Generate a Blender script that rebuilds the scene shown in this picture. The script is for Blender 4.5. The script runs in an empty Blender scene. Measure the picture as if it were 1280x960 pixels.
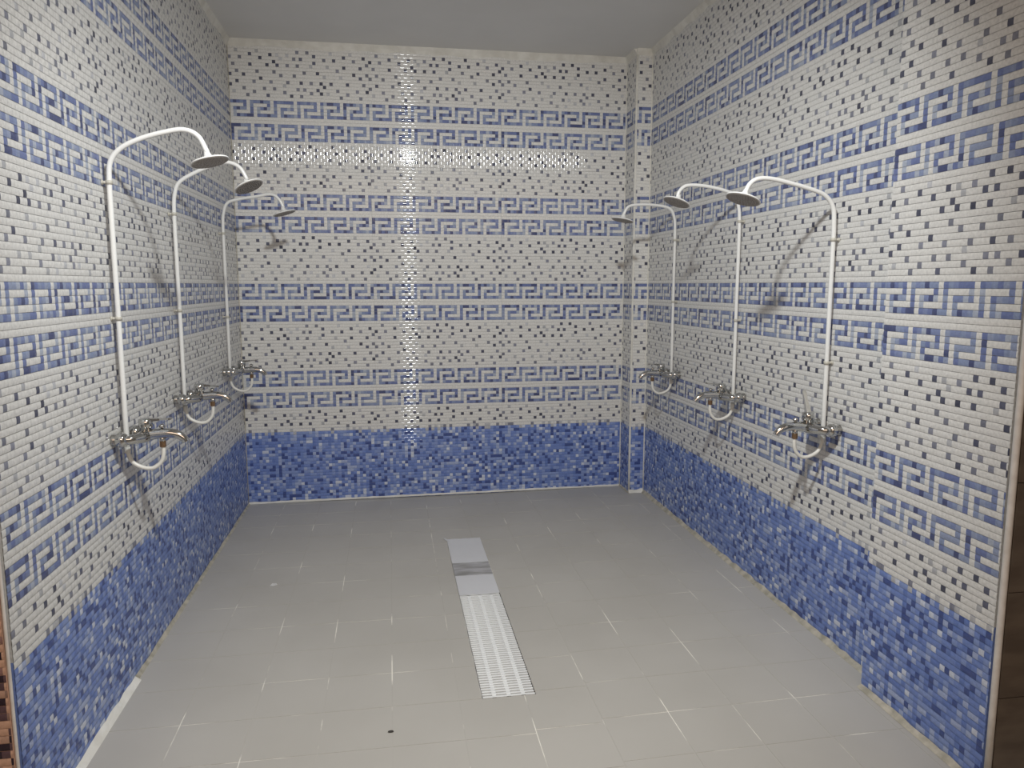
import bpy, bmesh, math, random
import numpy as np
from mathutils import Vector, Matrix

random.seed(7)
rng = np.random.default_rng(11)
COL = bpy.context.scene.collection

# ------------------------------------------------------------------ camera, world, lights, exposure
# Lengths below are in mosaic cells (one printed mosaic square = 2 cm); S turns them into metres.
S = 0.02
ZF = -71.6                                     # floor level at the drain, in cells, measured from the third key band


def W(x, y, z):
    return Vector((x * S, y * S, (z - ZF) * S))


sc = bpy.context.scene
cam_d = bpy.data.cameras.new('camera')
cam_d.sensor_width = 36.0
cam_d.lens = 936.18 / 1280 * 36.0
cam_d.clip_start = 0.02
cam = bpy.data.objects.new('camera', cam_d)
COL.objects.link(cam)
right = Vector((0.9871, -0.1600, -0.0007))
down = Vector((-0.0216, -0.1291, -0.9914))
fwd = Vector((0.1585, 0.9786, -0.1309))
M = Matrix((right, -down, -fwd)).transposed().to_4x4()
M.translation = W(48.079, -249.12, -0.47)
cam.matrix_world = M
sc.camera = cam

world = bpy.data.worlds.new('world')
world.use_nodes = True
world.node_tree.nodes['Background'].inputs[0].default_value = (1.0, 0.885, 0.80, 1)
world.node_tree.nodes['Background'].inputs[1].default_value = 0.15
sc.world = world

LAMP = W(59.5, -184, 70.3)
ld = bpy.data.lights.new('ceiling_floodlight', 'SPOT')   # the floodlight just outside the shower bay
ld.energy = 232
ld.color = (0.96, 0.99, 0.99)
ld.spot_size = math.radians(113)
ld.spot_blend = 0.72
ld.shadow_soft_size = 0.07
lo = bpy.data.objects.new('ceiling_floodlight', ld)
lo.location = LAMP
lo.rotation_euler = (math.radians(46), 0, math.radians(-3))
COL.objects.link(lo)
ad = bpy.data.lights.new('hall_light', 'AREA')           # the warmer lamp of the hall behind the camera
ad.energy = 48
ad.color = (1.0, 0.74, 0.54)
ad.shape = 'RECTANGLE'
ad.size = 3.0
ad.size_y = 1.5
ao = bpy.data.objects.new('hall_light', ad)
ao.location = W(50, -300, 66)
ao.rotation_euler = (math.radians(55), 0, 0)
COL.objects.link(ao)

sc.view_settings.view_transform = 'Standard'
sc.view_settings.look = 'None'
sc.view_settings.gamma = 1.0
sc.view_settings.use_curve_mapping = False
sc.view_settings.exposure = -0.09
sc.cycles.max_bounces = 8
sc.cycles.use_denoising = True
sc.cycles.caustics_reflective = False
sc.cycles.caustics_refractive = False


# ------------------------------------------------------------------ materials
def mat(name, col, rough=0.5, metal=0.0, spec=0.5, alpha=1.0):
    m = bpy.data.materials.new(name)
    m.use_nodes = True
    b = m.node_tree.nodes['Principled BSDF']
    b.inputs['Base Color'].default_value = (*col, 1)
    b.inputs['Roughness'].default_value = rough
    b.inputs['Metallic'].default_value = metal
    b.inputs['Specular IOR Level'].default_value = spec
    b.inputs['Alpha'].default_value = alpha
    return m


def noise_mat(name, c1, c2, scale, rough=0.5, detail=4, lo_=0.35, hi_=0.65, bump=0.0, spec=0.5, stretch=(1, 1, 1)):
    m = mat(name, c1, rough, spec=spec)
    nt = m.node_tree
    b = nt.nodes['Principled BSDF']
    tc = nt.nodes.new('ShaderNodeTexCoord')
    mp = nt.nodes.new('ShaderNodeMapping')
    mp.inputs['Scale'].default_value = stretch
    n = nt.nodes.new('ShaderNodeTexNoise')
    n.inputs['Scale'].default_value = scale
    n.inputs['Detail'].default_value = detail
    r = nt.nodes.new('ShaderNodeValToRGB')
    r.color_ramp.elements[0].position = lo_
    r.color_ramp.elements[1].position = hi_
    r.color_ramp.elements[0].color = (*c1, 1)
    r.color_ramp.elements[1].color = (*c2, 1)
    nt.links.new(tc.outputs['Object'], mp.inputs['Vector'])
    nt.links.new(mp.outputs[0], n.inputs['Vector'])
    nt.links.new(n.outputs['Fac'], r.inputs['Fac'])
    nt.links.new(r.outputs['Color'], b.inputs['Base Color'])
    if bump:
        bp = nt.nodes.new('ShaderNodeBump')
        bp.inputs['Strength'].default_value = bump
        bp.inputs['Distance'].default_value = 0.002
        nt.links.new(n.outputs['Fac'], bp.inputs['Height'])
        nt.links.new(bp.outputs[0], b.inputs['Normal'])
    return m


def mosaic_mat():
    m = mat('glazed_mosaic_print', (0.7, 0.7, 0.7), 0.6, spec=0.1)
    nt = m.node_tree
    b = nt.nodes['Principled BSDF']
    a = nt.nodes.new('ShaderNodeAttribute')
    a.attribute_name = 'mosaic'
    tc = nt.nodes.new('ShaderNodeTexCoord')
    n = nt.nodes.new('ShaderNodeTexNoise')             # cloudy print inside the little squares
    n.inputs['Scale'].default_value = 110
    n.inputs['Detail'].default_value = 2
    mr = nt.nodes.new('ShaderNodeMapRange')
    mr.inputs['From Min'].default_value = 0.3
    mr.inputs['From Max'].default_value = 0.7
    mr.inputs['To Min'].default_value = 0.9
    mr.inputs['To Max'].default_value = 1.1
    mx = nt.nodes.new('ShaderNodeVectorMath')
    mx.operation = 'SCALE'
    nt.links.new(tc.outputs['Object'], n.inputs['Vector'])
    nt.links.new(n.outputs['Fac'], mr.inputs['Value'])
    nt.links.new(a.outputs['Color'], mx.inputs[0])
    nt.links.new(mr.outputs[0], mx.inputs['Scale'])
    nt.links.new(mx.outputs[0], b.inputs['Base Color'])
    # clear glaze over the print; its little domes alternate between curving sideways and up-down
    g = nt.nodes.new('ShaderNodeAttribute')
    g.attribute_name = 'glaze'
    vt = nt.nodes.new('ShaderNodeVectorTransform')
    vt.vector_type = 'NORMAL'
    vt.convert_from = 'OBJECT'
    vt.convert_to = 'WORLD'
    nt.links.new(g.outputs['Vector'], vt.inputs[0])
    nt.links.new(vt.outputs[0], b.inputs['Coat Normal'])
    b.inputs['Coat Weight'].default_value = 0.55
    b.inputs['Coat Roughness'].default_value = 0.07
    return m


M_MOSAIC = mosaic_mat()
M_PLASTER = noise_mat('cream_grout', (0.66, 0.64, 0.58), (0.78, 0.765, 0.71), 14, 0.8, bump=0.4)
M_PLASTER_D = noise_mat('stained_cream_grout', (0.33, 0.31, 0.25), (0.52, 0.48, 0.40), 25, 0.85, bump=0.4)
M_WALL = mat('grey_mortar', (0.55, 0.54, 0.52), 0.9)
M_CEIL = noise_mat('grey_painted_plaster', (0.76, 0.755, 0.735), (0.79, 0.785, 0.765), 3, 0.75)
M_FLOORBED = noise_mat('tile_grout', (0.46, 0.44, 0.405), (0.80, 0.77, 0.70), 4.5, 0.85, detail=5, lo_=0.52, hi_=0.64)
M_FTILE = noise_mat('matt_taupe_porcelain', (0.445, 0.425, 0.388), (0.475, 0.455, 0.418), 2.2, 0.45, detail=6, spec=0.35)
M_WHITE = mat('white_enamel_pipe', (0.78, 0.78, 0.76), 0.25)
M_CHROME = mat('chrome', (0.58, 0.58, 0.57), 0.10, metal=1.0)
M_LEVER = mat('pale_reflection_chrome', (0.88, 0.86, 0.80), 0.4, metal=1.0)  # upright lever's chrome, the bright wall's reflection put into its paler colour
M_CHROME_D = mat('brushed_chrome', (0.45, 0.44, 0.42), 0.25, metal=1.0)
M_BRASS = noise_mat('tarnished_brass_nut', (0.09, 0.05, 0.025), (0.17, 0.10, 0.05), 300, 0.4)
M_HOSE = mat('white_plastic_hose', (0.74, 0.73, 0.68), 0.35)
M_PLATE = noise_mat('grey_nozzle_plate', (0.33, 0.30, 0.275), (0.38, 0.35, 0.32), 40, 0.5)
M_CLIP = mat('ivory_plastic_clip', (0.50, 0.48, 0.42), 0.4)
M_HOLE = mat('dark_nozzle', (0.09, 0.085, 0.08), 0.6)
M_GRATE = noise_mat('white_plastic_grate', (0.74, 0.75, 0.75), (0.82, 0.83, 0.82), 20, 0.4)
M_TROUGH = noise_mat('dark_drain_channel', (0.05, 0.045, 0.04), (0.11, 0.10, 0.09), 18, 0.7)
M_BROWN = noise_mat('dark_brown_stone_tile', (0.085, 0.062, 0.045), (0.125, 0.095, 0.070), 9, 0.4, bump=0.1, stretch=(1, 1, 3))
M_EDGE = noise_mat('pale_edge_trim', (0.60, 0.56, 0.52), (0.70, 0.66, 0.62), 30, 0.4)
M_SCRAP = mat('white_paper', (0.92, 0.92, 0.91), 0.7)
M_CRUMB = mat('dark_dirt', (0.05, 0.045, 0.04), 0.9)


def film_mat(name, col, a, smudge=False):
    m = mat(name, col, 0.35, alpha=a)
    if smudge:
        nt = m.node_tree
        b = nt.nodes['Principled BSDF']
        tc = nt.nodes.new('ShaderNodeTexCoord')
        mp = nt.nodes.new('ShaderNodeMapping')
        mp.inputs['Scale'].default_value = (6, 22, 6)
        n = nt.nodes.new('ShaderNodeTexNoise')
        n.inputs['Scale'].default_value = 1.0
        r = nt.nodes.new('ShaderNodeValToRGB')
        r.color_ramp.elements[0].position = 0.36
        r.color_ramp.elements[1].position = 0.6
        r.color_ramp.elements[0].color = (0.50, 0.49, 0.48, 1)
        r.color_ramp.elements[1].color = (*col, 1)
        nt.links.new(tc.outputs['Object'], mp.inputs['Vector'])
        nt.links.new(mp.outputs[0], n.inputs['Vector'])
        nt.links.new(n.outputs['Fac'], r.inputs['Fac'])
        nt.links.new(r.outputs['Color'], b.inputs['Base Color'])
    return m


M_FILM = film_mat('milky_plastic_film', (0.97, 0.97, 0.99), 0.92)
M_FILM_D = film_mat('soiled_plastic_film', (0.78, 0.77, 0.79), 0.88, True)


# ------------------------------------------------------------------ object helpers
def link(name, me, parent=None, loc=None):
    o = bpy.data.objects.new(name, me)
    COL.objects.link(o)
    if parent is not None:
        o.parent = parent
    if loc is not None:
        o.location = loc
    return o


def finish(bm, name, m, parent=None, smooth=False, base=None):
    """bm is in world metres; base shifts the origin of the object"""
    bmesh.ops.recalc_face_normals(bm, faces=bm.faces[:])
    if base is not None:
        bmesh.ops.translate(bm, verts=bm.verts[:], vec=-base)
    me = bpy.data.meshes.new(name)
    bm.to_mesh(me)
    bm.free()
    me.materials.append(m)
    if smooth:
        me.polygons.foreach_set('use_smooth', [True] * len(me.polygons))
    return link(name, me, parent, base if parent is None else None)


def tag(o, label=None, cat=None, group=None, kind=None):
    if label:
        o['label'] = label
    if cat:
        o['category'] = cat
    if group:
        o['group'] = group
    if kind:
        o['kind'] = kind
    return o


def empty(name, loc):
    o = bpy.data.objects.new(name, None)
    o.empty_display_size = 0.05
    o.location = loc
    COL.objects.link(o)
    return o


def box(bm, a, b, fz=None):
    """axis box between two corners given in cells; fz(x) adds a floor slope"""
    vs = []
    for z in (a[2], b[2]):
        for x, y in ((a[0], a[1]), (b[0], a[1]), (b[0], b[1]), (a[0], b[1])):
            vs.append(bm.verts.new(W(x, y, z + (fz(x, y) if fz else 0))))
    for f in ((0, 3, 2, 1), (4, 5, 6, 7), (0, 1, 5, 4), (1, 2, 6, 5), (2, 3, 7, 6), (3, 0, 4, 7)):
        bm.faces.new([vs[i] for i in f])
    return vs


def ring_frame(t, prev):
    t = t.normalized()
    if prev is None:
        a = Vector((0, 0, 1)) if abs(t.z) < 0.9 else Vector((1, 0, 0))
        n = t.cross(a).normalized()
    else:
        n = (prev - t * prev.dot(t)).normalized()
    return n, t.cross(n)


def tube(bm, pts, r, seg=12, cap=True):
    """pts world metres; r number or list (metres)"""
    rs = r if isinstance(r, (list, tuple)) else [r] * len(pts)
    rings, n = [], None
    for i, p in enumerate(pts):
        t = pts[min(i + 1, len(pts) - 1)] - pts[max(i - 1, 0)]
        n, b = ring_frame(t, n)
        rings.append([bm.verts.new(p + (n * math.cos(2 * math.pi * k / seg) + b * math.sin(2 * math.pi * k / seg)) * rs[i]) for k in range(seg)])
    for a, b_ in zip(rings, rings[1:]):
        for k in range(seg):
            bm.faces.new((a[k], a[(k + 1) % seg], b_[(k + 1) % seg], b_[k]))
    if cap:
        bm.faces.new(rings[0][::-1])
        bm.faces.new(rings[-1])


def spline(pts, n=8):
    """Catmull-Rom through Vectors"""
    P = [pts[0] * 2 - pts[1]] + list(pts) + [pts[-1] * 2 - pts[-2]]
    out = []
    for i in range(1, len(P) - 2):
        for k in range(n):
            t = k / n
            a, b, c, d = P[i - 1], P[i], P[i + 1], P[i + 2]
            out.append(0.5 * ((2 * b) + (c - a) * t + (2 * a - 5 * b + 4 * c - d) * t * t + (3 * b - a - 3 * c + d) * t ** 3))
    out.append(pts[-1].copy())
    return out


# ------------------------------------------------------------------ the printed, embossed wall tile
MOT = ["1111110", "1000010", "1011110", "1010000", "1011111"]          # one key motif, top row first
DOTS = {0: {2: 1, 8: 1, 20: 3, 23: 3, 30: 2, 36: 1},
        1: {6: 3, 12: 3, 14: 1, 17: 2, 25: 3, 34: 3, 40: 3},
        2: {0: 3, 3: 2, 9: 3, 15: 1, 19: 3, 21: 3, 28: 3, 31: 3, 37: 2},
        3: {13: 3, 25: 3, 41: 3},
        4: {1: 2, 6: 3, 11: 3, 14: 3, 17: 3, 20: 3, 24: 1, 29: 1, 34: 3, 39: 3},
        5: {32: 2},
        6: {2: 2, 8: 2, 13: 1, 22: 2, 26: 2, 37: 2, 41: 2},
        7: {0: 2, 4: 2, 15: 2, 19: 2, 28: 1, 33: 1, 39: 3},
        8: {9: 3},
        9: {2: 3, 7: 2, 12: 2, 17: 2, 21: 3, 24: 2, 27: 2, 30: 3, 35: 3, 40: 2},
        10: {0: 2, 16: 1, 28: 2},
        11: {4: 2, 10: 2, 13: 2, 20: 2, 22: 2, 26: 3, 32: 2, 38: 2, 41: 3},
        12: {1: 1, 7: 2, 16: 2, 24: 2, 27: 3, 29: 1, 35: 2},
        13: {5: 2, 11: 2, 18: 2, 21: 2, 33: 2, 39: 2}}
TC, TR = 42, 28
PAL = {'blue': dict(white=(0.70, 0.69, 0.665),
                    dots=[(0.46, 0.465, 0.485), (0.215, 0.222, 0.27), (0.078, 0.082, 0.118)],
                    key=[(0.155, 0.192, 0.37), (0.205, 0.248, 0.42), (0.28, 0.325, 0.46), (0.080, 0.095, 0.20), (0.40, 0.44, 0.53), (0.238, 0.288, 0.44)],
                    keyp=[.22, .18, .17, .17, .12, .14],
                    sea=[(0.168, 0.245, 0.54), (0.228, 0.305, 0.57), (0.060, 0.092, 0.27), (0.355, 0.42, 0.62), (0.58, 0.62, 0.72), (0.130, 0.20, 0.48)],
                    seap=[.28, .23, .15, .14, .06, .14]),
       'peach': dict(white=(0.62, 0.38, 0.27),
                     dots=[(0.30, 0.17, 0.15), (0.10, 0.05, 0.07), (0.03, 0.018, 0.03)],
                     key=[(0.10, 0.06, 0.08), (0.20, 0.12, 0.11), (0.05, 0.03, 0.045)], keyp=[.4, .3, .3],
                     sea=[(0.62, 0.38, 0.27), (0.035, 0.02, 0.03), (0.12, 0.07, 0.08), (0.30, 0.19, 0.15), (0.50, 0.31, 0.23)],
                     seap=[.3, .25, .2, .15, .1])}


def tile_colours(kind, variant, pal):
    """(TR, TC, 3) colours, row 0 at the bottom"""
    r = np.random.default_rng(100 + variant)
    p = PAL[pal]
    c = np.empty((TR, TC, 3))
    c[:] = p['white']
    c *= (1 + r.normal(0, 0.008, (TR, TC, 1)))
    sea = np.array(p['sea'])
    key = np.array(p['key'])
    if kind == 'sea':
        pick = r.choice(len(sea), (TR, TC), p=p['seap'])
        c[:] = sea[pick]
        edge = r.random(TC)
        for k in range(TC):                                       # ragged upper edge
            c[27, k] = p['white'] if edge[k] < 0.72 else p['dots'][0 if edge[k] < .86 else 1]
            if r.random() < 0.10:
                c[26, k] = p['dots'][0]
        return c
    runs = r.choice(len(key), (TR, TC), p=p['keyp'])
    for row in range(5):
        for col in range(TC):
            if MOT[row][(col + 1) % 7] == '1':
                c[18 - row, col] = key[runs[18 - row, col]]
            if MOT[row][col % 7] == '1':
                c[11 - row, col] = key[runs[11 - row, col]]
    dots = p['dots']
    for j, d in DOTS.items():
        i = j + 1
        q = 6 - i if i < 7 else 34 - i
        for col, v in d.items():
            if variant % 3 == 1 and r.random() < 0.3:
                v = max(1, v - 1)
            if variant % 3 == 2 and r.random() < 0.3:
                v = min(3, v + 1)
            c[q, col] = np.array(dots[v - 1]) * (0.85 + (0.8 if v == 3 else 0.35) * r.random())
    return c


_cc = {}
_mesh = {}
SH, SV, SG = 0.27, 0.42, 0.18                       # doming of the glaze (sideways, up-down) and of the body


def tile_mesh(kind, variant, pal, c0, c1, r0, r1):
    """relief tile in its own frame: u along the wall, v up, w out of the wall (cells); origin at the cut's lower corner"""
    k = (kind, variant, pal, round(c0, 2), round(c1, 2), round(r0, 2), round(r1, 2))
    if k in _mesh:
        return _mesh[k]
    ck = (kind, variant, pal)
    if ck not in _cc:
        _cc[ck] = tile_colours(*ck)
    colour = _cc[ck]
    t = np.linspace(-0.5, 0.5, 5)
    V, F, C, N = [], [], [], []
    base = 0
    for q in range(int(math.floor(r0)), int(math.ceil(r1))):
        for p in range(int(math.floor(c0)), int(math.ceil(c1))):
            ua, ub = max(p, c0 + .02), min(p + 1, c1 - .02)
            va, vb = max(q + .03, r0 + .02), min(q + .97, r1 - .02)
            if ub - ua < 0.1 or vb - va < 0.1:
                continue
            for i in range(5):
                v = va + (vb - va) * (t[i] + .5)
                h = -SG * t[i] ** 2
                V.append((ub, v, h))
                V.append((ua, v, h))
                if (p + q) % 2:
                    N.append((SH, 0, 1))
                    N.append((-SH, 0, 1))
                else:
                    N.append((0, 2 * SV * t[i], 1))
                    N.append((0, 2 * SV * t[i], 1))
            for i in range(4):
                a = base + 2 * i
                F.append((a, a + 2, a + 3, a + 1))
                C.append(colour[q % TR, p % TC])
            base += 10
    nrel = len(F)
    wcol = np.array(PAL[pal]['white']) * 0.8 if kind != 'sea' else np.array(PAL[pal]['sea'][0])
    g = 0.02
    b0, b1, d0, d1 = c0 + g, c1 - g, r0 + g, r1 - g
    for w in (-0.45, -0.13):
        V += [(b0, d0, w), (b1, d0, w), (b1, d1, w), (b0, d1, w)]
    for f in ((3, 2, 1, 0), (4, 5, 6, 7), (0, 1, 5, 4), (1, 2, 6, 5), (2, 3, 7, 6), (3, 0, 4, 7)):
        F.append(tuple(base + i for i in f))
        C.append(wcol)
    N += [(0, 0, 1)] * 8
    N = np.array(N, dtype=np.float32)
    N /= np.linalg.norm(N, axis=1, keepdims=True)
    V = np.array(V, dtype=np.float32)
    V[:, 0] -= c0
    V[:, 1] -= r0
    V *= S
    F = np.array(F, dtype=np.int32)
    me = bpy.data.meshes.new('ceramic_tile')
    me.vertices.add(len(V))
    me.vertices.foreach_set('co', V.ravel())
    me.loops.add(F.size)
    me.loops.foreach_set('vertex_index', F.ravel())
    me.polygons.add(len(F))
    me.polygons.foreach_set('loop_start', np.arange(0, F.size, 4, dtype=np.int32))
    sm = np.zeros(len(F), dtype=bool)
    sm[:nrel] = True
    at = me.attributes.new('mosaic', 'FLOAT_COLOR', 'FACE')
    ca = np.ones((len(F), 4), dtype=np.float32)
    ca[:, :3] = np.array(C)
    at.data.foreach_set('color', ca.ravel())
    ag = me.attributes.new('glaze', 'FLOAT_VECTOR', 'POINT')
    ag.data.foreach_set('vector', N.ravel())
    me.update(calc_edges=True)
    me.polygons.foreach_set('use_smooth', sm)
    me.materials.append(M_MOSAIC)
    _mesh[k] = me
    return me


ROWS = [(-75, 'sea'), (-47, 'key'), (-19, 'key'), (9, 'key'), (37, 'key'), (65, 'key')]
ZTOP, ZBOT = 72.3, -72.0


def tile_wall(parent, origin, udir, ndir, length, c_start, zbot=ZBOT, pal='blue', seed=0, ztop=ZTOP):
    """clad a wall with ceramic tiles; origin (x, y) in cells = where u = 0; udir runs to the right seen from the room"""
    R3 = Matrix((Vector(udir), Vector((0, 0, 1)), Vector(ndir))).transposed().to_4x4()
    n = 0
    for ri, (zb, kind) in enumerate(ROWS):
        r0, r1 = max(0.0, zbot - zb), min(28.0, ztop - zb)
        u, c = 0.0, c_start
        while u < length - 0.05:
            ce = min((math.floor(c / TC + 1e-6) + 1) * TC, c + length - u)
            cc0 = c - math.floor(c / TC + 1e-6) * TC
            var = (ri * 5 + n * 7 + seed) % 3
            me = tile_mesh(kind, var, pal, cc0, cc0 + (ce - c), r0, r1)
            o = link('ceramic_tile', me, parent)
            o.matrix_world = Matrix.Translation(W(origin[0] + udir[0] * u + ndir[0] * rng.uniform(0, .012), origin[1] + udir[1] * u + ndir[1] * rng.uniform(0, .012), zb + r0)) @ R3
            u += ce - c
            c = ce
            n += 1


def slab(name, a, b, m=None, parent=None, kind='structure'):
    bm = bmesh.new()
    box(bm, a, b)
    o = finish(bm, name, m or M_WALL, parent)
    if kind and parent is None:
        o['kind'] = kind
    return o


XL, XR, XN = 0.95, 132.3, 128.7           # left wall, far right wall, near right wall
YL, YS, YR = -152.6, -136.4, -164.3       # left wall end, step in the right wall, right wall end
PX, PY = 127.0, -10.0                     # corner pillar
ZC = 73.6                                 # ceiling

wall_back = slab('wall_back', (-12, 0.45, -80), (146, 12, ZC))
tile_wall(wall_back, (XL, 0), (1, 0, 0), (0, -1, 0), PX - XL, 0.0, seed=0)
wall_left = slab('wall_left', (-13, YL - 0.6, -80), (XL - 0.45, 0.45, ZC))
tile_wall(wall_left, (XL, YL), (0, 1, 0), (1, 0, 0), -YL, 0.0, seed=1)
# outer face of the left wall, towards the camera, in the peach and black colourway
tile_wall(wall_left, (XL - 0.5 - 15, YL - 1.05), (1, 0, 0), (0, -1, 0), 15, 0.3, pal='peach', seed=2, ztop=ZTOP)
wall_right = slab('wall_right', (XR + 0.45, YS - 0.5, -80), (146, 0.45, ZC))
tile_wall(wall_right, (XR, PY), (0, -1, 0), (-1, 0, 0), PY - YS, 0.0, seed=1)
wall_right_front = slab('wall_right_front', (XN + 0.45, YR, -80), (146, YS - 0.5, ZC))
tile_wall(wall_right_front, (XN, YS), (0, -1, 0), (-1, 0, 0), YS - YR - 0.6, 0.0, seed=2)
# dark stone tiles on the outer face of the right wall
z = -72.0
while z < ZC - 1:
    bm = bmesh.new()
    z1 = min(z + 15.2, ZC)
    box(bm, (XN + 0.75, YR - 0.55, z + 0.06), (145.5, YR, z1 - 0.06))
    finish(bm, 'brown_tile', M_BROWN, wall_right_front)
    z = z1
pillar = slab('wall_pillar', (PX + 0.45, PY + 0.45, -80), (XR + 0.44, 0.44, ZC))
tile_wall(pillar, (PX, 0), (0, -1, 0), (-1, 0, 0), -PY, 0.0, seed=2)
tile_wall(pillar, (PX, PY), (1, 0, 0), (0, -1, 0), XR - PX, 5.0, seed=0)

ceiling = slab('ceiling', (-60, -330, ZC), (190, 12, ZC + 6), M_CEIL)


# ---- grout coves, edge trims
def ragged_strip(name, pts_a, pts_b, m, thick_dir, thick, jitter=0.12, step=2.0):
    """irregular bead: pts_a -> along one edge, pts_b along the other (cells); jittered, given depth along thick_dir"""
    bm = bmesh.new()
    n = max(2, int((Vector(pts_a[0]) - Vector(pts_a[1])).length / step))
    rows = []
    td = Vector(thick_dir) * thick
    for i in range(n + 1):
        t = i / n
        a = Vector(pts_a[0]).lerp(Vector(pts_a[1]), t)
        b = Vector(pts_b[0]).lerp(Vector(pts_b[1]), t)
        d = (b - a)
        b = b + d * random.uniform(-jitter, jitter)
        a2 = a + td
        mid = a.lerp(b, .5) + td * random.uniform(.35, .6)
        rows.append([bm.verts.new(W(*p)) for p in (a, a2, mid, b)])
    for r0, r1 in zip(rows, rows[1:]):
        for k in range(4):
            bm.faces.new((r0[k], r0[(k + 1) % 4], r1[(k + 1) % 4], r1[k]))
    bm.faces.new(rows[0])
    bm.faces.new(rows[-1][::-1])
    return tag(finish(bm, name, m), kind='structure')


# ceiling beads: corner at wall / ceiling, running down the wall by about a cell and a half
ragged_strip('trim_1', [(XL, 0, ZC), (PX, 0, ZC)], [(XL, 0, ZC - 2.0), (PX, 0, ZC - 2.0)], M_PLASTER, (0, -1, 0), 1.1, .2, 3)
ragged_strip('trim_2', [(XL, YL, ZC), (XL, 0, ZC)], [(XL, YL, ZC - 1.8), (XL, 0, ZC - 1.8)], M_PLASTER, (1, 0, 0), 1.0, .2, 3)
ragged_strip('trim_3', [(XR, PY, ZC), (XR, YS, ZC)], [(XR, PY, ZC - 1.8), (XR, YS, ZC - 1.8)], M_PLASTER, (-1, 0, 0), 1.0, .2, 3)
ragged_strip('trim_4', [(PX, 0, ZC), (PX, PY, ZC)], [(PX, 0, ZC - 1.8), (PX, PY, ZC - 1.8)], M_PLASTER, (-1, 0, 0), .9, .2, 3)
ragged_strip('trim_5', [(PX, PY, ZC), (XR, PY, ZC)], [(PX, PY, ZC - 1.8), (XR, PY, ZC - 1.8)], M_PLASTER, (0, -1, 0), .9, .2, 2)


def fz(x, y=0):
    """floor rises a little to the right of the drain"""
    return 0.85 * min(1.0, max(0.0, (x - 74) / 58))


zf = ZF
zr = ZF + 0.85
ragged_strip('baseboard_back', [(XL, 0, ZF), (PX, 0, ZF + .75)], [(XL, 0, ZF + .55), (PX, 0, ZF + 1.25)], M_PLASTER, (0, -1, 0), .5, .2)
ragged_strip('baseboard_left', [(XL, YL, ZF), (XL, -112, ZF)], [(XL, YL, ZF + 1.0), (XL, -112, ZF + .8)], M_PLASTER, (1, 0, 0), 1.05, .25)
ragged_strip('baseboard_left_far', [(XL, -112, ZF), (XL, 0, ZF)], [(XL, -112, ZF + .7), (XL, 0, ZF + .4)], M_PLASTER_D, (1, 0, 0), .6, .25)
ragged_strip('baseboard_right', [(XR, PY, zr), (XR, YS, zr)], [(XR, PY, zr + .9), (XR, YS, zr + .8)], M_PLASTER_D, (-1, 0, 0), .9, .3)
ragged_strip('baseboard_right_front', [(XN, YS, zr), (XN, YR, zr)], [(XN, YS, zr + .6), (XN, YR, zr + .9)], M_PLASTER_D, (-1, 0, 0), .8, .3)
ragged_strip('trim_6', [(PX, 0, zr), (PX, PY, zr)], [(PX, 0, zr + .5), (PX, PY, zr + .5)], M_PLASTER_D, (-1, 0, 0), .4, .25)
ragged_strip('trim_7', [(PX, PY, zr), (XR, PY, zr)], [(PX, PY, zr + 1.1), (XR, PY, zr + 1.1)], M_PLASTER, (0, -1, 0), .8, .25, 1)


def edge_trim(name, x, y, r, m, z0=-71.5, z1=ZC):
    bm = bmesh.new()
    tube(bm, [W(x, y, z0 + (z1 - z0) * i / 12) for i in range(13)], r * S, 10)
    return tag(finish(bm, name, m, smooth=True), kind='structure')


edge_trim('trim_8', PX + .28, PY + .28, .38, M_PLASTER, -70.6)
edge_trim('trim_9', XR - .05, PY - .05, .26, M_PLASTER, -70.6)
edge_trim('trim_10', PX - .02, -.05, .24, M_PLASTER, -70.8)
edge_trim('trim_11', XN + .32, YR - .05, .46, M_EDGE, -70.6)
edge_trim('trim_12', XL - .30, YL - .60, .22, M_EDGE, -71.4)
edge_trim('trim_13', XL + .03, -.03, .16, M_PLASTER_D, -71.4)

# ------------------------------------------------------------------ floor
DX0, DX1, DY0, DY1 = 62.4, 71.9, -128.2, -45.0        # drain opening
bm = bmesh.new()
ZB = ZF - 0.045
for a, b in (((-60, -330), (DX0, 12)), ((DX1, -330), (74, 12)), ((DX0, -330), (DX1, DY0)), ((DX0, DY1), (DX1, 12))):
    box(bm, (a[0], a[1], ZB - 7), (b[0], b[1], ZB))
box(bm, (74, -330, ZB - 7), (132, 12, ZB), fz)
box(bm, (132, -330, ZB - 7), (190, 12, ZB), fz)
floor = tag(finish(bm, 'floor', M_FLOORBED), kind='structure')

TP = 11.4
G = 0.10


def floor_tile(x0, x1, y0, y1):
    rects = [(x0, x1, y0, y1)]
    if x0 < DX1 and x1 > DX0 and y0 < DY1 and y1 > DY0:
        rects = []
        if x0 < DX0:
            rects.append((x0, min(x1, DX0 - .08), y0, y1))
        if x1 > DX1:
            rects.append((max(x0, DX1 + .08), x1, y0, y1))
        xa, xb = max(x0, DX0 - .08), min(x1, DX1 + .08)
        if y1 > DY1:
            rects.append((xa, xb, DY1 + .08, y1))
        if y0 < DY0:
            rects.append((xa, xb, y0, DY0 - .08))
    if not rects:
        return
    bm = bmesh.new()
    dz = random.uniform(-.006, .006)
    for r in rects:
        if r[1] - r[0] < .15 or r[3] - r[2] < .15:
            continue
        box(bm, (r[0], r[2], ZF - .35), (r[1], r[3], ZF + dz), fz)
    if not bm.verts:
        bm.free()
        return
    finish(bm, 'floor_tile', M_FTILE, floor)


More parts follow.
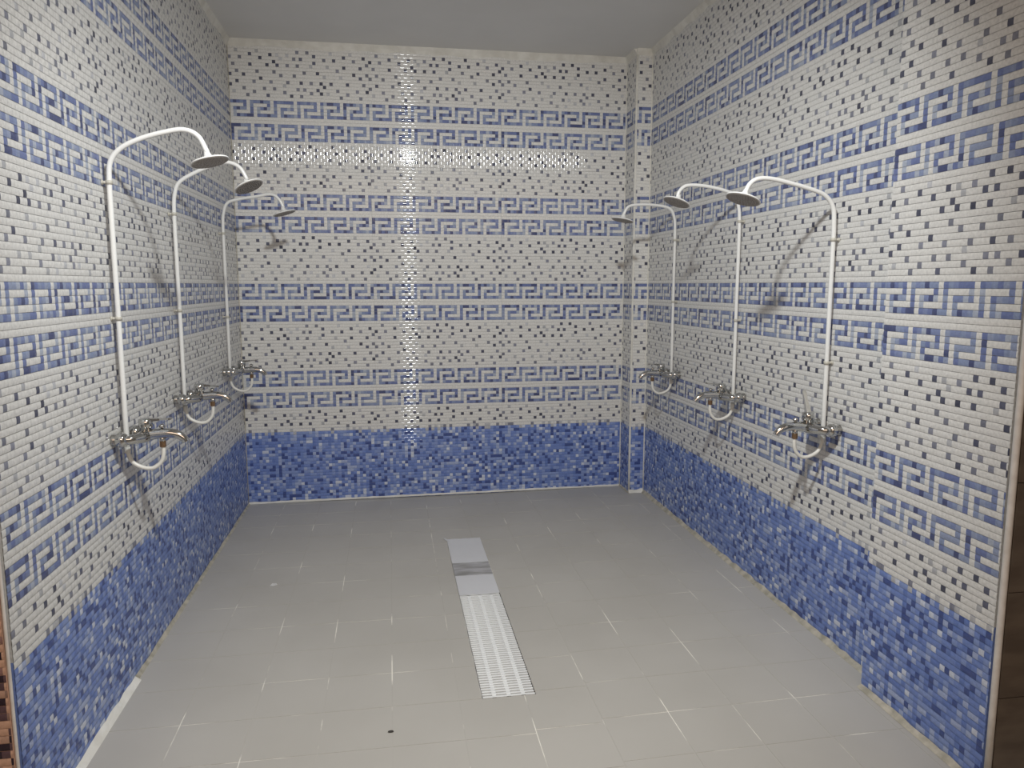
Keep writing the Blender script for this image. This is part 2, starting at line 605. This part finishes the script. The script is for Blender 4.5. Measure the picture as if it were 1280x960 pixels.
xs = [XL - .4] + [12.8 + TP * i for i in range(11)] + [XR + .3]
for ci, (xa, xb) in enumerate(zip(xs, xs[1:])):
    yo = 2.0 if xa > 72 else (1.0 if xa > 68 else 0.0)
    ys = [-197.6 + 1 + yo + TP * i for i in range(18)] + [0.3]
    ys = [v for v in ys if v < 0.2 or v == 0.3]
    for ya, yb in zip(ys, ys[1:]):
        x1 = xb
        if ya < YS - 6 and xb > XN:
            x1 = XN + .3
        if x1 - xa > .4:
            floor_tile(xa + G * random.uniform(.7, 1.2), x1 - G * random.uniform(.7, 1.2), ya + G * random.uniform(.7, 1.2), yb - G * random.uniform(.7, 1.2))

# drain channel under the grates
bm = bmesh.new()
box(bm, (DX0, DY0, ZF - 6.6), (DX1, DY1, ZF - 6.3))
box(bm, (DX0 - .3, DY0, ZF - 6.6), (DX0, DY1, ZF - .25))
box(bm, (DX1, DY0, ZF - 6.6), (DX1 + .3, DY1, ZF - .25))
box(bm, (DX0, DY0 - .3, ZF - 6.6), (DX1, DY0, ZF - .25))
box(bm, (DX0, DY1, ZF - 6.6), (DX1, DY1 + .3, ZF - .25))
channel = finish(bm, 'drain_channel', M_TROUGH, floor)


def grate(y0, y1, label, pitch=0.85, bar=0.41):
    ex = (DX0 + .12, DX1 - .12)
    e = empty('drain_grate', W((ex[0] + ex[1]) / 2, (y0 + y1) / 2, ZF - 1.0))
    tag(e, label, 'drain grate', 'drain grates in a row')
    n = int((y1 - y0) / pitch)
    p = (y1 - y0) / n
    bm = bmesh.new()
    box(bm, (ex[0], 0, ZF - .85), (ex[1], bar / pitch * p, ZF + .02))
    for v in bm.verts:
        v.co -= e.location
    bmesh.ops.bevel(bm, geom=bm.edges[:], offset=.04 * S, segments=1, affect='EDGES')
    me = bpy.data.meshes.new('slat')
    bm.to_mesh(me)
    bm.free()
    me.materials.append(M_GRATE)
    for i in range(n):
        o = link('slat', me, e)
        o.location = (random.uniform(-.03, .03) * S, (y0 + p * i + .1) * S, random.uniform(-.02, .02) * S)
    for k in range(3):
        cx = ex[0] + (ex[1] - ex[0]) * (0.225 + 0.275 * k)
        bm = bmesh.new()
        box(bm, (cx - .36, y0 + .1, ZF - .7), (cx + .36, y1 - .1, ZF - .04))
        for v in bm.verts:
            v.co -= e.location
        o = finish(bm, 'rib', M_GRATE, e)
    return e


grate(-128.1, -84.4, 'white plastic drain grate with open slots, nearest section of the floor drain')
grate(-84.2, -64.0, 'white plastic drain grate section under the milky film, middle of the floor drain')
grate(-63.8, -45.1, 'white plastic drain grate section under the milky film, farthest along the floor drain')


def film(name, y0, y1, m, label, amp, torn=False):
    bm = bmesh.new()
    nx, ny = 14, max(6, int((y1 - y0) * 1.2))
    x0, x1 = DX0 + .05, DX1 - .05
    grid = []
    for j in range(ny + 1):
        row = []
        for i in range(nx + 1):
            x = x0 + (x1 - x0) * i / nx
            y = y0 + (y1 - y0) * j / ny
            if j in (0, ny):
                y += random.uniform(-.12, .12)
            zz = ZF + .09 + amp * abs(math.sin(y * 2.1 + 0.8 * math.sin(x)) * random.uniform(.4, 1)) * (1 if j not in (0, ny) else .2)
            row.append(bm.verts.new(W(x, y, zz)))
        grid.append(row)
    for j in range(ny):
        for i in range(nx):
            bm.faces.new((grid[j][i], grid[j][i + 1], grid[j + 1][i + 1], grid[j + 1][i]))
    bmesh.ops.solidify(bm, geom=bm.faces[:], thickness=.03 * S)
    base = W((x0 + x1) / 2, (y0 + y1) / 2, ZF + .05)
    o = finish(bm, name, m, smooth=False, base=base)
    tag(o, label, 'plastic film', 'plastic film left on the drain')
    if torn:
        bm = bmesh.new()
        pts = [(x0 + .3, y1 - .2, ZF + .12), (x0 + .4, y1 - 2.2, ZF + .12), (x0 - .35, y1 - 1.2, ZF + .2), (x0 - .9, y1 + .1, ZF + .34), (x0 - 1.6, y1 + .9, ZF + .30), (x0 - .4, y1 + .5, ZF + .22)]
        vs = [bm.verts.new(W(*p_) - base) for p_ in pts]
        for f in ((0, 1, 2), (0, 2, 3), (0, 3, 5), (3, 4, 5)):
            bm.faces.new([vs[q] for q in f])
        bmesh.ops.solidify(bm, geom=bm.faces[:], thickness=.03 * S)
        finish(bm, 'torn_corner', m, o)
    return o


film('film_sheet', -84.1, -72.5, M_FILM, 'milky smooth plastic film on the drain, next to the open slots', .03)
film('film_sheet', -72.4, -63.9, M_FILM_D, 'soiled greyer plastic film on the drain between the two clean sheets', .10)
film('film_sheet', -63.8, -45.2, M_FILM, 'milky plastic film with a torn corner on the far end of the drain', .04, True)

# litter
bm = bmesh.new()
pc = (19.2, -71.1)
vs = [bm.verts.new(W(pc[0] + a, pc[1] + b, ZF + h)) for a, b, h in ((-.9, -.3, .05), (-.2, -.6, .12), (.9, .1, .06), (.5, .6, .3), (-.4, .35, .45))]
bm.faces.new((vs[0], vs[1], vs[4]))
bm.faces.new((vs[1], vs[2], vs[3]))
bm.faces.new((vs[1], vs[3], vs[4]))
bmesh.ops.solidify(bm, geom=bm.faces[:], thickness=.05 * S)
tag(finish(bm, 'paper_scrap', M_SCRAP, base=W(*pc, ZF)), 'small crumpled white scrap lying on the floor near the left wall', 'litter')
bm = bmesh.new()
bmesh.ops.create_icosphere(bm, subdivisions=2, radius=.3 * S)
cc = W(46.7, -135.5, ZF + .1)
for v in bm.verts:
    v.co = Vector((v.co.x * 1.5, v.co.y, v.co.z * .35)) * random.uniform(.8, 1.2) + cc
tag(finish(bm, 'dirt_crumb', M_CRUMB, base=cc), 'small dark crumb of dirt on the bare floor left of the drain', 'litter')


# ------------------------------------------------------------------ showers
def shower(name_label, side, y0, zb, arm, head, tilt_out, tilt_cam, clips, lever, plate=False, group='wall showers with chrome mixers'):
    """side -1 left wall, +1 right wall; local frame u = deeper along the wall, v = out of the wall, w = up (cells).
    y0 riser position, zb height of the mixer bar, arm = [(v, z)], head = (v, z)"""
    wx = XL if side < 0 else XR

    def P(u, v, w):
        return W(wx - side * v, y0 + u, w)
    base = P(0, 0, zb)
    root = empty('shower', base)
    tag(root, name_label, 'shower', group)

    def part(bm, name, m, parent=None, smooth=True):
        for v in bm.verts:
            v.co -= base
        return finish(bm, name, m, parent or root, smooth)
    # riser and arm: one bent white pipe, behind the mixer body and a little below it
    vp = 1.2
    pts = [P(0, vp, zb - 2.0), P(0, vp, zb + 5), P(0, vp, (zb + arm[0][1]) / 2), P(0, vp, arm[0][1] - 7.5), P(0, vp + .03, arm[0][1] - 3.6)]
    pts += [P(0, v, w) for v, w in arm]
    bm = bmesh.new()
    tube(bm, spline(pts, 7), .42 * S, 12)
    part(bm, 'riser_pipe', M_WHITE)
    # head
    hc = P(0, head[0], head[1])
    out = Vector((-side, 0, 0))
    ax = Vector((0, 1, 0))
    # disc axis (pointing up): tilt so that the outer edge is higher, near edge higher
    up = Vector((0, 0, 1))
    up = (up - out * math.tan(tilt_out) + ax * math.tan(tilt_cam)).normalized()
    n1 = (out - up * out.dot(up)).normalized()
    n2 = up.cross(n1)

    def disc(bm, prof, seg=36):
        rings = []
        for r, h in prof:
            rings.append([bm.verts.new(hc + (up * h + (n1 * math.cos(2 * math.pi * k / seg) + n2 * math.sin(2 * math.pi * k / seg)) * r) * S) for k in range(seg)])
        for a, b in zip(rings, rings[1:]):
            for k in range(seg):
                bm.faces.new((a[k], a[(k + 1) % seg], b[(k + 1) % seg], b[k]))
        bm.faces.new(rings[0])
        bm.faces.new(rings[-1][::-1])
    bm = bmesh.new()
    disc(bm, [(.44, 1.9), (.52, 1.5), (.72, 1.0), (1.15, .62), (1.9, .42), (3.0, .28), (3.22, .16), (3.25, 0.0), (3.18, -.05)])
    hd = part(bm, 'shower_head', M_WHITE)
    bm = bmesh.new()
    disc(bm, [(3.05, -.04), (3.0, -.14), (2.7, -.16)])
    pl = part(bm, 'nozzle_plate', M_PLATE, hd, False)
    bm = bmesh.new()
    for ring, cnt in ((.5, 6), (1.05, 12), (1.6, 18), (2.15, 24), (2.65, 30)):
        for k in range(cnt):
            a = 2 * math.pi * k / cnt
            c = hc + (-up * .17 + (n1 * math.cos(a) + n2 * math.sin(a)) * ring) * S
            tube(bm, [c, c - up * .07 * S], [.12 * S, .08 * S], 6)
    nz = part(bm, 'nozzle', M_HOLE if plate else M_PLATE, hd, False)
    nz['kind'] = 'stuff'
    # wall clips
    for cz in clips:
        bm = bmesh.new()
        tube(bm, [P(0, 0, cz), P(0, .75, cz)], .26 * S, 8)
        tube(bm, [P(0, 0, cz), P(0, .22, cz)], .42 * S, 12)
        tube(bm, [P(0, vp, cz - .32), P(0, vp, cz + .32)], .55 * S, 14)
        part(bm, 'wall_clip', M_CLIP, None, True)
    # mixer: two outlets on the wall whose arms run together into the valve body
    vb = 4.3
    for s in (-1, 1):
        u = 3.55 * s
        bm = bmesh.new()
        tube(bm, [P(u, .3, zb), P(u, .8, zb), P(u, 1.2, zb), P(u, 1.9, zb), P(u, 2.5, zb)], [.8 * S, .95 * S, 1.25 * S, 1.25 * S, .85 * S], 18)
        un = part(bm, 'union_nut', M_CHROME)
        bm = bmesh.new()
        tube(bm, [P(u, 0.0, zb), P(u, .2, zb), P(u, .6, zb), P(u, 1.0, zb), P(u, 1.2, zb)], [1.0 * S, 1.0 * S, .95 * S, .85 * S, .78 * S], 20)
        part(bm, 'escutcheon', M_CHROME_D, un)
    bm = bmesh.new()
    half = [(3.55, 1.7), (3.55, 2.3), (3.35, 3.0), (2.7, 3.65), (1.7, 4.1)]
    path = [P(-a, b, zb) for a, b in half] + [P(0, vb, zb)] + [P(a, b, zb) for a, b in half[::-1]]
    path = spline(path, 4)
    m_ = (len(path) - 1) / 2
    tube(bm, path, [(.86 + .34 * max(0, 1 - abs(k_ - m_) / 7)) * S for k_ in range(len(path))], 14)
    part(bm, 'mixer_body', M_CHROME)
    # cartridge cap and lever
    bm = bmesh.new()
    tube(bm, [P(0, vb + .1, zb + .6), P(0, vb + .1, zb + 1.5), P(0, vb + .15, zb + 1.6), P(0, vb + .2, zb + 2.9), P(0, vb + .2, zb + 3.1)], [.95 * S, .95 * S, 1.18 * S, 1.15 * S, .7 * S], 18)
    cart = part(bm, 'cartridge_cap', M_CHROME)
    la, ll, yaw = lever if len(lever) == 3 else (*lever, 0.0)
    bm = bmesh.new()
    d = Vector((-math.sin(yaw) * math.cos(la), math.cos(yaw) * math.cos(la), math.sin(la)))
    sd = Vector((math.cos(yaw), math.sin(yaw), 0))
    o0 = Vector((0, vb + .2, zb + 2.75))
    nrm = sd.cross(d)
    prof = [(-.5, .55, .30), (.6, .6, .30), (ll * .55, .42, .16), (ll - .5, .52, .14), (ll, .40, .10)]
    rings = []
    for dist, hw, hh in prof:
        c = o0 + d * dist
        ring = []
        for su, sn in ((-1, -1), (1, -1), (1, 1), (-1, 1)):
            q = c + nrm * (hh * sn) + sd * (su * hw)
            ring.append(bm.verts.new(P(q.x, q.y, q.z)))
        rings.append(ring)
    for a, b in zip(rings, rings[1:]):
        for k in range(4):
            bm.faces.new((a[k], a[(k + 1) % 4], b[(k + 1) % 4], b[k]))
    bm.faces.new(rings[0])
    bm.faces.new(rings[-1][::-1])
    part(bm, 'lever_handle', M_LEVER if yaw else M_CHROME, None, False)
    # spout
    bm = bmesh.new()
    sp = spline([P(0, vb + .4, zb + .1), P(0, vb + 2.2, zb + .3), P(0, vb + 4.2, zb + .3), P(0, vb + 5.5, zb - .05), P(0, vb + 6.4, zb - .75), P(0, vb + 6.7, zb - 1.3)], 6)
    n = len(sp)
    tube(bm, sp, [(1.0 - .34 * min(1, i / (n * .8))) * S for i in range(n)], 14)
    spt = part(bm, 'spout', M_CHROME)
    bm = bmesh.new()
    tube(bm, [P(0, vb + 2.8, zb + .8), P(0, vb + 2.8, zb + 1.35), P(0, vb + 2.8, zb + 1.4), P(0, vb + 2.8, zb + 1.75), P(0, vb + 2.8, zb + 2.0)], [.26 * S, .26 * S, .5 * S, .52 * S, .2 * S], 14)
    part(bm, 'diverter_knob', M_CHROME)
    # hose from the spout outlet back to the foot of the riser
    bm = bmesh.new()
    tube(bm, [P(0, vb + 2.8, zb - .3), P(0, vb + 2.8, zb - 1.1)], .5 * S, 12)
    part(bm, 'hose_outlet', M_CHROME)
    h0 = vb + 2.8
    bm = bmesh.new()
    hp = spline([P(0, h0, zb - 1.6), P(0, h0, zb - 3.2), P(.1, h0 - .45, zb - 4.7), P(.1, h0 - 1.7, zb - 5.8), P(.1, h0 - 3.3, zb - 5.8), P(.05, vp + .9, zb - 4.9), P(0, vp + .2, zb - 3.6), P(0, vp, zb - 2.4)], 6)
    tube(bm, hp, .36 * S, 10)
    hs = part(bm, 'hose', M_HOSE)
    bm = bmesh.new()
    tube(bm, [P(0, h0, zb - 1.0), P(0, h0, zb - 2.1)], .55 * S, 6)
    nt_ = part(bm, 'hose_nut', M_BRASS, hs, False)
    nt_['label'] = 'brown tarnished nut'
    bm = bmesh.new()
    tube(bm, [P(0, vp, zb - 3.0), P(0, vp, zb - 1.9)], .5 * S, 10)
    part(bm, 'riser_nut', M_HOSE, hs, False)
    return root


R_ = math.radians
shower('white shower with chrome mixer on the left wall, nearest and largest on that side', -1, -111.4, -26.6,
       [(1.55, 19.8), (3.25, 22.1), (6.45, 23.8), (10.35, 25.0), (13.5, 25.5), (15.75, 24.5), (17.1, 21.9)], (17.4, 20.3), R_(15), R_(4), [16.6, -6.1], (R_(2), 4.3))
shower('white shower with chrome mixer, middle of the three on the left wall', -1, -73.2, -25.4,
       [(1.5, 18.8), (2.6, 21.6), (6.05, 23.8), (10.25, 25.6), (12.9, 26.1), (15.3, 25.1), (16.8, 22.5)], (17.1, 21.0), R_(25), R_(12), [14.9, -6.0], (R_(-6), 4.2), plate=True)
shower('white shower with chrome mixer on the left wall, farthest, beside the back wall', -1, -24.2, -25.0,
       [(1.5, 19.5), (2.7, 22.4), (5.85, 23.5), (10.3, 24.3), (14.6, 25.0), (16.7, 23.7), (17.9, 21.4)], (18.1, 19.8), R_(16), R_(2), [14.0, -9.4], (R_(4), 4.3))
shower('white shower on the right wall, nearest, with its chrome lever standing upright', 1, -116.7, -28.0,
       [(1.6, 14.0), (3.5, 16.2), (7.0, 17.4), (10.4, 18.2), (14.0, 18.9), (16.8, 18.9), (18.5, 17.9), (19.5, 15.9)], (19.7, 15.1), R_(19), R_(5), [8.0, -15.4], (R_(74), 4.6, R_(-70)))
shower('white shower on the right wall, middle one, its head beside the nearest shower pipe', 1, -77.4, -27.5,
       [(1.5, 17.6), (2.6, 20.6), (5.6, 21.8), (10.5, 22.7), (14.7, 22.7), (16.5, 21.4), (17.0, 20.0)], (17.2, 18.8), R_(21), R_(5), [14.6, -9.0], (R_(8), 4.2))
shower('white shower on the right wall, farthest, next to the corner pillar', 1, -36.0, -26.9,
       [(1.5, 18.8), (3.0, 21.6), (7.2, 22.5), (12.0, 22.6), (15.5, 22.0), (17.0, 19.7)], (17.3, 18.1), R_(12), R_(2), [12.6, -5.4], (R_(4), 4.2))
